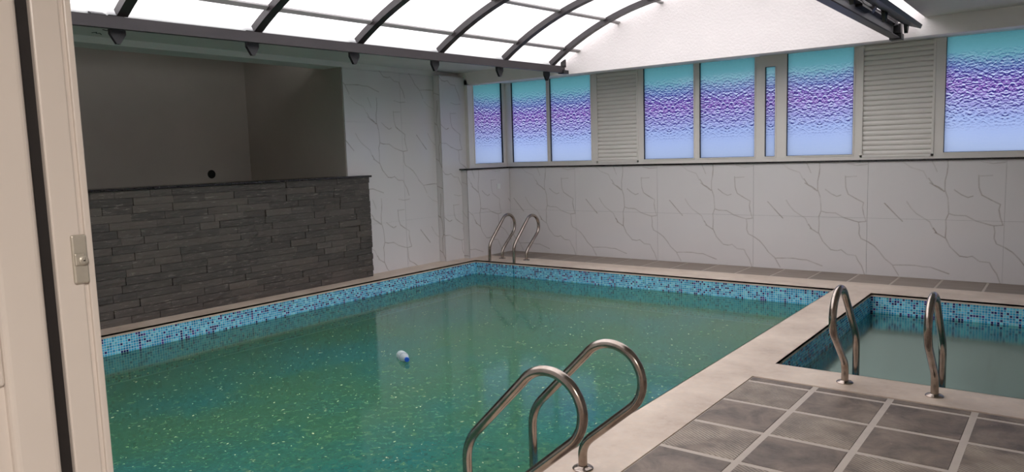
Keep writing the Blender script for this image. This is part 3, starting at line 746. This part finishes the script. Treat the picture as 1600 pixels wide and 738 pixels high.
# right rail (open channel)
e = tagged(empty('roof_rail', (-1.53, 4.5, 2.6)), 'open channel rail under the right feet of the arched roof', 'rail')
ch = MB(); ch.box(-0.045, 0.035, -3.9, 3.93, 0.0, 0.012); ch.box(-0.045, -0.035, -3.9, 3.93, 0.012, 0.12); ch.box(-0.045, 0.03, -3.9, 3.93, 0.12, 0.13)
ch.build('channel', 'steel_paint', e)
MB().box(-0.034, -0.026, -3.9, 3.93, 0.014, 0.118).build('channel_lit_face', 'lit_channel_metal', e)  # pale strip: the lit inside of the channel put into colour
MB().box(-0.06, 0.05, 3.93, 4.07, -0.01, 0.05).build('end_block', 'steel_dark', e)
MB().box(-0.02, 0.05, 3.9, 4.0, 0.05, 0.14).build('end_roller', 'steel_dark', e)
MB().box(-0.10, 0.03, 2.35, 2.75, 0.10, 0.24).build('drive_housing', 'steel_dark', e)
tagged(MB().box(-0.08, 0.08, -3.8, 3.78, -0.02, 0.02).build('edge_trough', 'steel_paint', loc=(-1.36, 4.55, 2.70), rot=(0, math.radians(20), 0)), 'dark metal edge trough along the right ceiling edge beside the channel rail', 'trough')
pts = [(-1.50, 6.3, 2.95), (-1.485, 6.8, 2.93), (-1.48, 7.4, 2.86), (-1.475, 7.9, 2.80), (-1.48, 8.2, 2.76)]
tagged(MB().tube(pts, 0.012, 8).build('cable', 'cable_grey', smooth=True), 'grey cable hanging beside the right roof rail', 'cable')
# slim white fitting under the soffit
fit = tagged(empty('ceiling_fitting', (-3.45, 9.22, 2.69)), 'slim white fitting under the soffit above the narrow casement', 'fitting')
MB().box(-0.26, 0.26, -0.07, 0.07, -0.03, 0.0).build('body', 'plastic_white', fit, bevel=0.012)

# ------------------------------------------------------------------ ladders
def bez(pts, r=0.05, n=8):
    """round the inner corners of a polyline"""
    out = [Vector(pts[0])]
    for i in range(1, len(pts) - 1):
        p, a, b = Vector(pts[i]), Vector(pts[i - 1]), Vector(pts[i + 1])
        d1, d2 = (a - p), (b - p); l1 = min(r, d1.length * 0.45); l2 = min(r, d2.length * 0.45)
        s, e_ = p + d1.normalized() * l1, p + d2.normalized() * l2
        for k in range(n + 1):
            t_ = k / n; out.append(s * (1 - t_) ** 2 + p * (2 * t_ * (1 - t_)) + e_ * t_ ** 2)
    out.append(Vector(pts[-1])); return out
def rail_path(depth):
    # x = away from the water, z = up ; flange at the origin
    c = Vector((0.165, 0, 0.485)); R = 0.165
    pa = Vector((0.235, 0, 0.335)); arc = []
    a0, a1 = math.radians(-52), math.radians(142)
    for k in range(25):
        a = a0 + (a1 - a0) * k / 24; arc.append((c.x + R * math.cos(a), 0, c.z + R * math.sin(a)))
    pre = bez([(0, 0, 0.0), (0, 0, 0.125), arc[0]], 0.07)
    post = bez([arc[-1], (-0.30, 0, 0.245), (-0.30, 0, -depth)], 0.09)
    return pre[:-1] + [Vector(a) for a in arc] + post[1:]
def ladder(locs, rz, depth, label):
    """locs: two flange points; local +x points away from the water"""
    c = (Vector(locs[0]) + Vector(locs[1])) / 2
    e = tagged(empty('pool_ladder', (c.x, c.y, 0.004), rz), label, 'pool ladder', 'stainless pool ladders')
    inv_ = Matrix.Rotation(-rz, 3, 'Z')
    me = MB().tube(rail_path(depth), 0.0225, 18).mesh('handrail', 'stainless', smooth=True)
    fm = MB().lathe([(0.052, 0.0), (0.052, 0.004), (0.046, 0.009), (0.030, 0.012), (0.026, 0.016)], 28).mesh('flange', 'stainless', smooth=True)
    ys = []
    for L in locs:
        q = inv_ @ (Vector((L[0], L[1], 0)) - Vector((c.x, c.y, 0))); ys.append(q.y)
        hr = link_mesh('handrail', me, e, (0, q.y, 0)); link_mesh('flange', fm, hr)
    z = -0.30
    while z > -depth + 0.05:
        MB().box(-0.335, -0.265, min(ys), max(ys), z - 0.012, z + 0.012).build('tread', 'stainless', e, bevel=0.005); z -= 0.26
    return e
ladder([(-1.885, 2.97, 0), (-1.885, 2.455, 0)], 0.0, 0.95, 'stainless pool ladder nearest the camera on the edge of the large pool')
ladder([(-6.87, 8.69, 0), (-6.42, 8.69, 0)], math.pi / 2, 0.95, 'stainless pool ladder in the far corner of the large pool')
ladder([(-1.165, 5.035, 0), (-0.65, 5.05, 0)], -math.pi / 2, 0.50, 'stainless pool ladder at the near edge of the small pool')

# ------------------------------------------------------------------ doorway
fr = tagged(empty('trim_door_frame', (-1.30, 0.50, 0.0)), 'cream door frame post with metal strike plate at the left edge', 'door frame', kind='structure')
ox, oy = -1.30, 0.50
jb = MB(); jb.box(-0.07, 0.0, -0.012, 0.030, -0.0, DZ); jb.build('jamb', 'upvc_door', fr, bevel=0.003)
MB().box(-0.07, -0.004, 0.030, 0.036, 0.0, DZ).build('jamb_groove', 'upvc_door', fr)
MB().box(-0.07, 0.002, 0.036, 0.047, 0.0, DZ).build('jamb_lip', 'upvc_door', fr, bevel=0.002)
MB().box(-0.07, -0.012, -0.030, -0.012, 0.0, DZ).build('gasket', 'gasket', fr)
pl = MB().box(0.0, 0.007, 0.012, 0.036, 1.362, 1.442).build('strike_plate', 'zinc', fr, bevel=0.003)
MB().box(0.0, 0.010, 0.014, 0.030, 1.392, 1.412).build('catch', 'zinc', pl, bevel=0.002)
sc = MB().lathe([(0.0075, 0.0), (0.0075, 0.002), (0.005, 0.0035)], 16).build('screw', 'zinc', pl, loc=(0.010, 0.0265, 1.400), rot=(0, math.pi / 2, 0))
x_ = MB(); x_.box(-0.0048, 0.0048, -0.0007, 0.0007, 0.003, 0.0040); x_.box(-0.0007, 0.0007, -0.0048, 0.0048, 0.003, 0.0040)
x_.build('screw_slot', 'gasket', pl, loc=(0.010, 0.0265, 1.400), rot=(0, math.pi / 2, 0.6))
head = MB().box(0.0, DX1 - DX0 - 0.06, -0.03, 0.047, DZ - 0.06, DZ).build('head', 'upvc_door', fr)
dr = tagged(empty('door_1', (-1.30, 0.468, 0.0)), 'open cream door leaf standing at the far left edge', 'door', kind='structure')
W = 0.85
MB().box(-0.055, 0.006, -0.066, 0.0, 0.02, DZ - 0.07).build('stile', 'upvc_door', dr, bevel=0.010, seg=4)
MB().box(-0.055, 0.006, -W, -W + 0.066, 0.02, DZ - 0.07).build('stile', 'upvc_door', dr, bevel=0.010, seg=4)
MB().box(-0.05, 0.0, -W + 0.066, -0.066, 1.22, 1.31).build('mid_rail', 'upvc_door', dr, bevel=0.004)
MB().box(-0.05, 0.0, -W + 0.066, -0.066, 0.02, 0.12).build('bottom_rail', 'upvc_door', dr, bevel=0.004)
MB().box(-0.05, 0.0, -W + 0.066, -0.066, DZ - 0.16, DZ - 0.07).build('top_rail', 'upvc_door', dr, bevel=0.004)
MB().box(-0.040, -0.008, -W + 0.066, -0.066, 0.12, 1.22).build('panel', 'upvc_door', dr)
MB().box(-0.032, -0.022, -W + 0.066, -0.066, 1.31, DZ - 0.16).build('glass', 'glass_blue', dr)

# ------------------------------------------------------------------ floating bottle, debris, wall plate, scribbles
a = Vector((-4.74, 4.49, 0)); b = Vector((-4.52, 4.355, 0)); d = (b - a).normalized()
bt = tagged(empty('water_bottle', (a.x, a.y, ZW + 0.012)), 'clear plastic bottle with blue cap floating on the green water', 'bottle')
bt.rotation_euler = (0, math.radians(86), math.atan2(d.y, d.x)); bt.scale = (1.25, 1.25, 1.25)
prof = [(0.012, 0.0), (0.030, 0.003), (0.033, 0.010), (0.033, 0.018), (0.030, 0.022), (0.033, 0.026), (0.033, 0.040), (0.031, 0.043), (0.033, 0.047), (0.033, 0.120), (0.030, 0.138), (0.022, 0.160), (0.014, 0.176), (0.0125, 0.190)]
MB().lathe(prof, 24).build('body', 'bottle_pet', bt, smooth=True)
MB().lathe([(0.0336, 0.050), (0.0342, 0.052), (0.0342, 0.112), (0.0336, 0.114)], 24).build('label_band', 'bottle_label', bt, smooth=True)
MB().lathe([(0.0155, 0.186), (0.0165, 0.188), (0.0165, 0.204), (0.0150, 0.206)], 20).build('cap', 'cap_blue', bt, smooth=True)

mb = MB()
for k in range(2400):
    x, y = rnd.uniform(PX0 + 0.3, PX1 - 0.05), rnd.uniform(PY0 + 0.2, PY1 - 0.5)
    if rnd.random() < 0.25 * (y - 3) / 5 or (x < -6.2 and y > 8.0 - 0.3) or (x > -2.4 and 2.2 < y < 3.2): continue
    L = rnd.uniform(0.004, 0.013) * (1.4 if rnd.random() < 0.15 else 1.0); w = L * rnd.uniform(0.25, 0.6); an = rnd.uniform(0, math.pi)
    c_, s_ = math.cos(an), math.sin(an); z = ZW + 0.0008
    P = [(x + c_ * u * L - s_ * v * w, y + s_ * u * L + c_ * v * w, z + h) for (u, v, h) in ((-1, 0, 0), (0, -1, 0.0006), (1, 0, 0), (0, 1, 0.0006), (0, 0, 0.0016))]
    mb.poly(P, [(0, 1, 4), (1, 2, 4), (2, 3, 4), (3, 0, 4)])
tagged(mb.build('floating_debris', 'debris'), 'tiny pale flecks of debris scattered on the green pool water', 'debris', kind='stuff')

so = tagged(empty('wall_plate', (-7.31, 9.205, 1.065)), 'small white plate on the marble wall behind the far ladder', 'socket')  # small raised white plate with a square insert
MB().box(0.0, 0.008, -0.04, 0.04, -0.04, 0.04).build('plate', 'plastic_white', so, bevel=0.003)
MB().box(0.008, 0.010, -0.024, 0.024, -0.024, 0.024).build('insert', 'plastic_white', so, bevel=0.001, seg=1)

# pencil scribbles on the left ceiling strip
cl_o = bpy.data.objects['ceiling_left']
def on_ceiling(px, py, z=Z_CEIL - 0.002):
    d = _R @ np.array([px - 800, py - 369, F_PX]); q = d * ((z - EYE.z) / d[2]); return Vector((q[0], q[1], z))
c0 = on_ceiling(174, 46)
for k in range(4):
    pts = [c0 + Vector((-0.28 + 0.19 * k + 0.03 * math.sin(i * 1.1), -0.05 + 0.022 * i, 0)) + Vector((0.035 * math.sin(i * 2.3 + k), 0, 0)) for i in range(6)]
    MB().tube(pts, 0.004, 5).build('pencil_mark', 'pencil', cl_o)
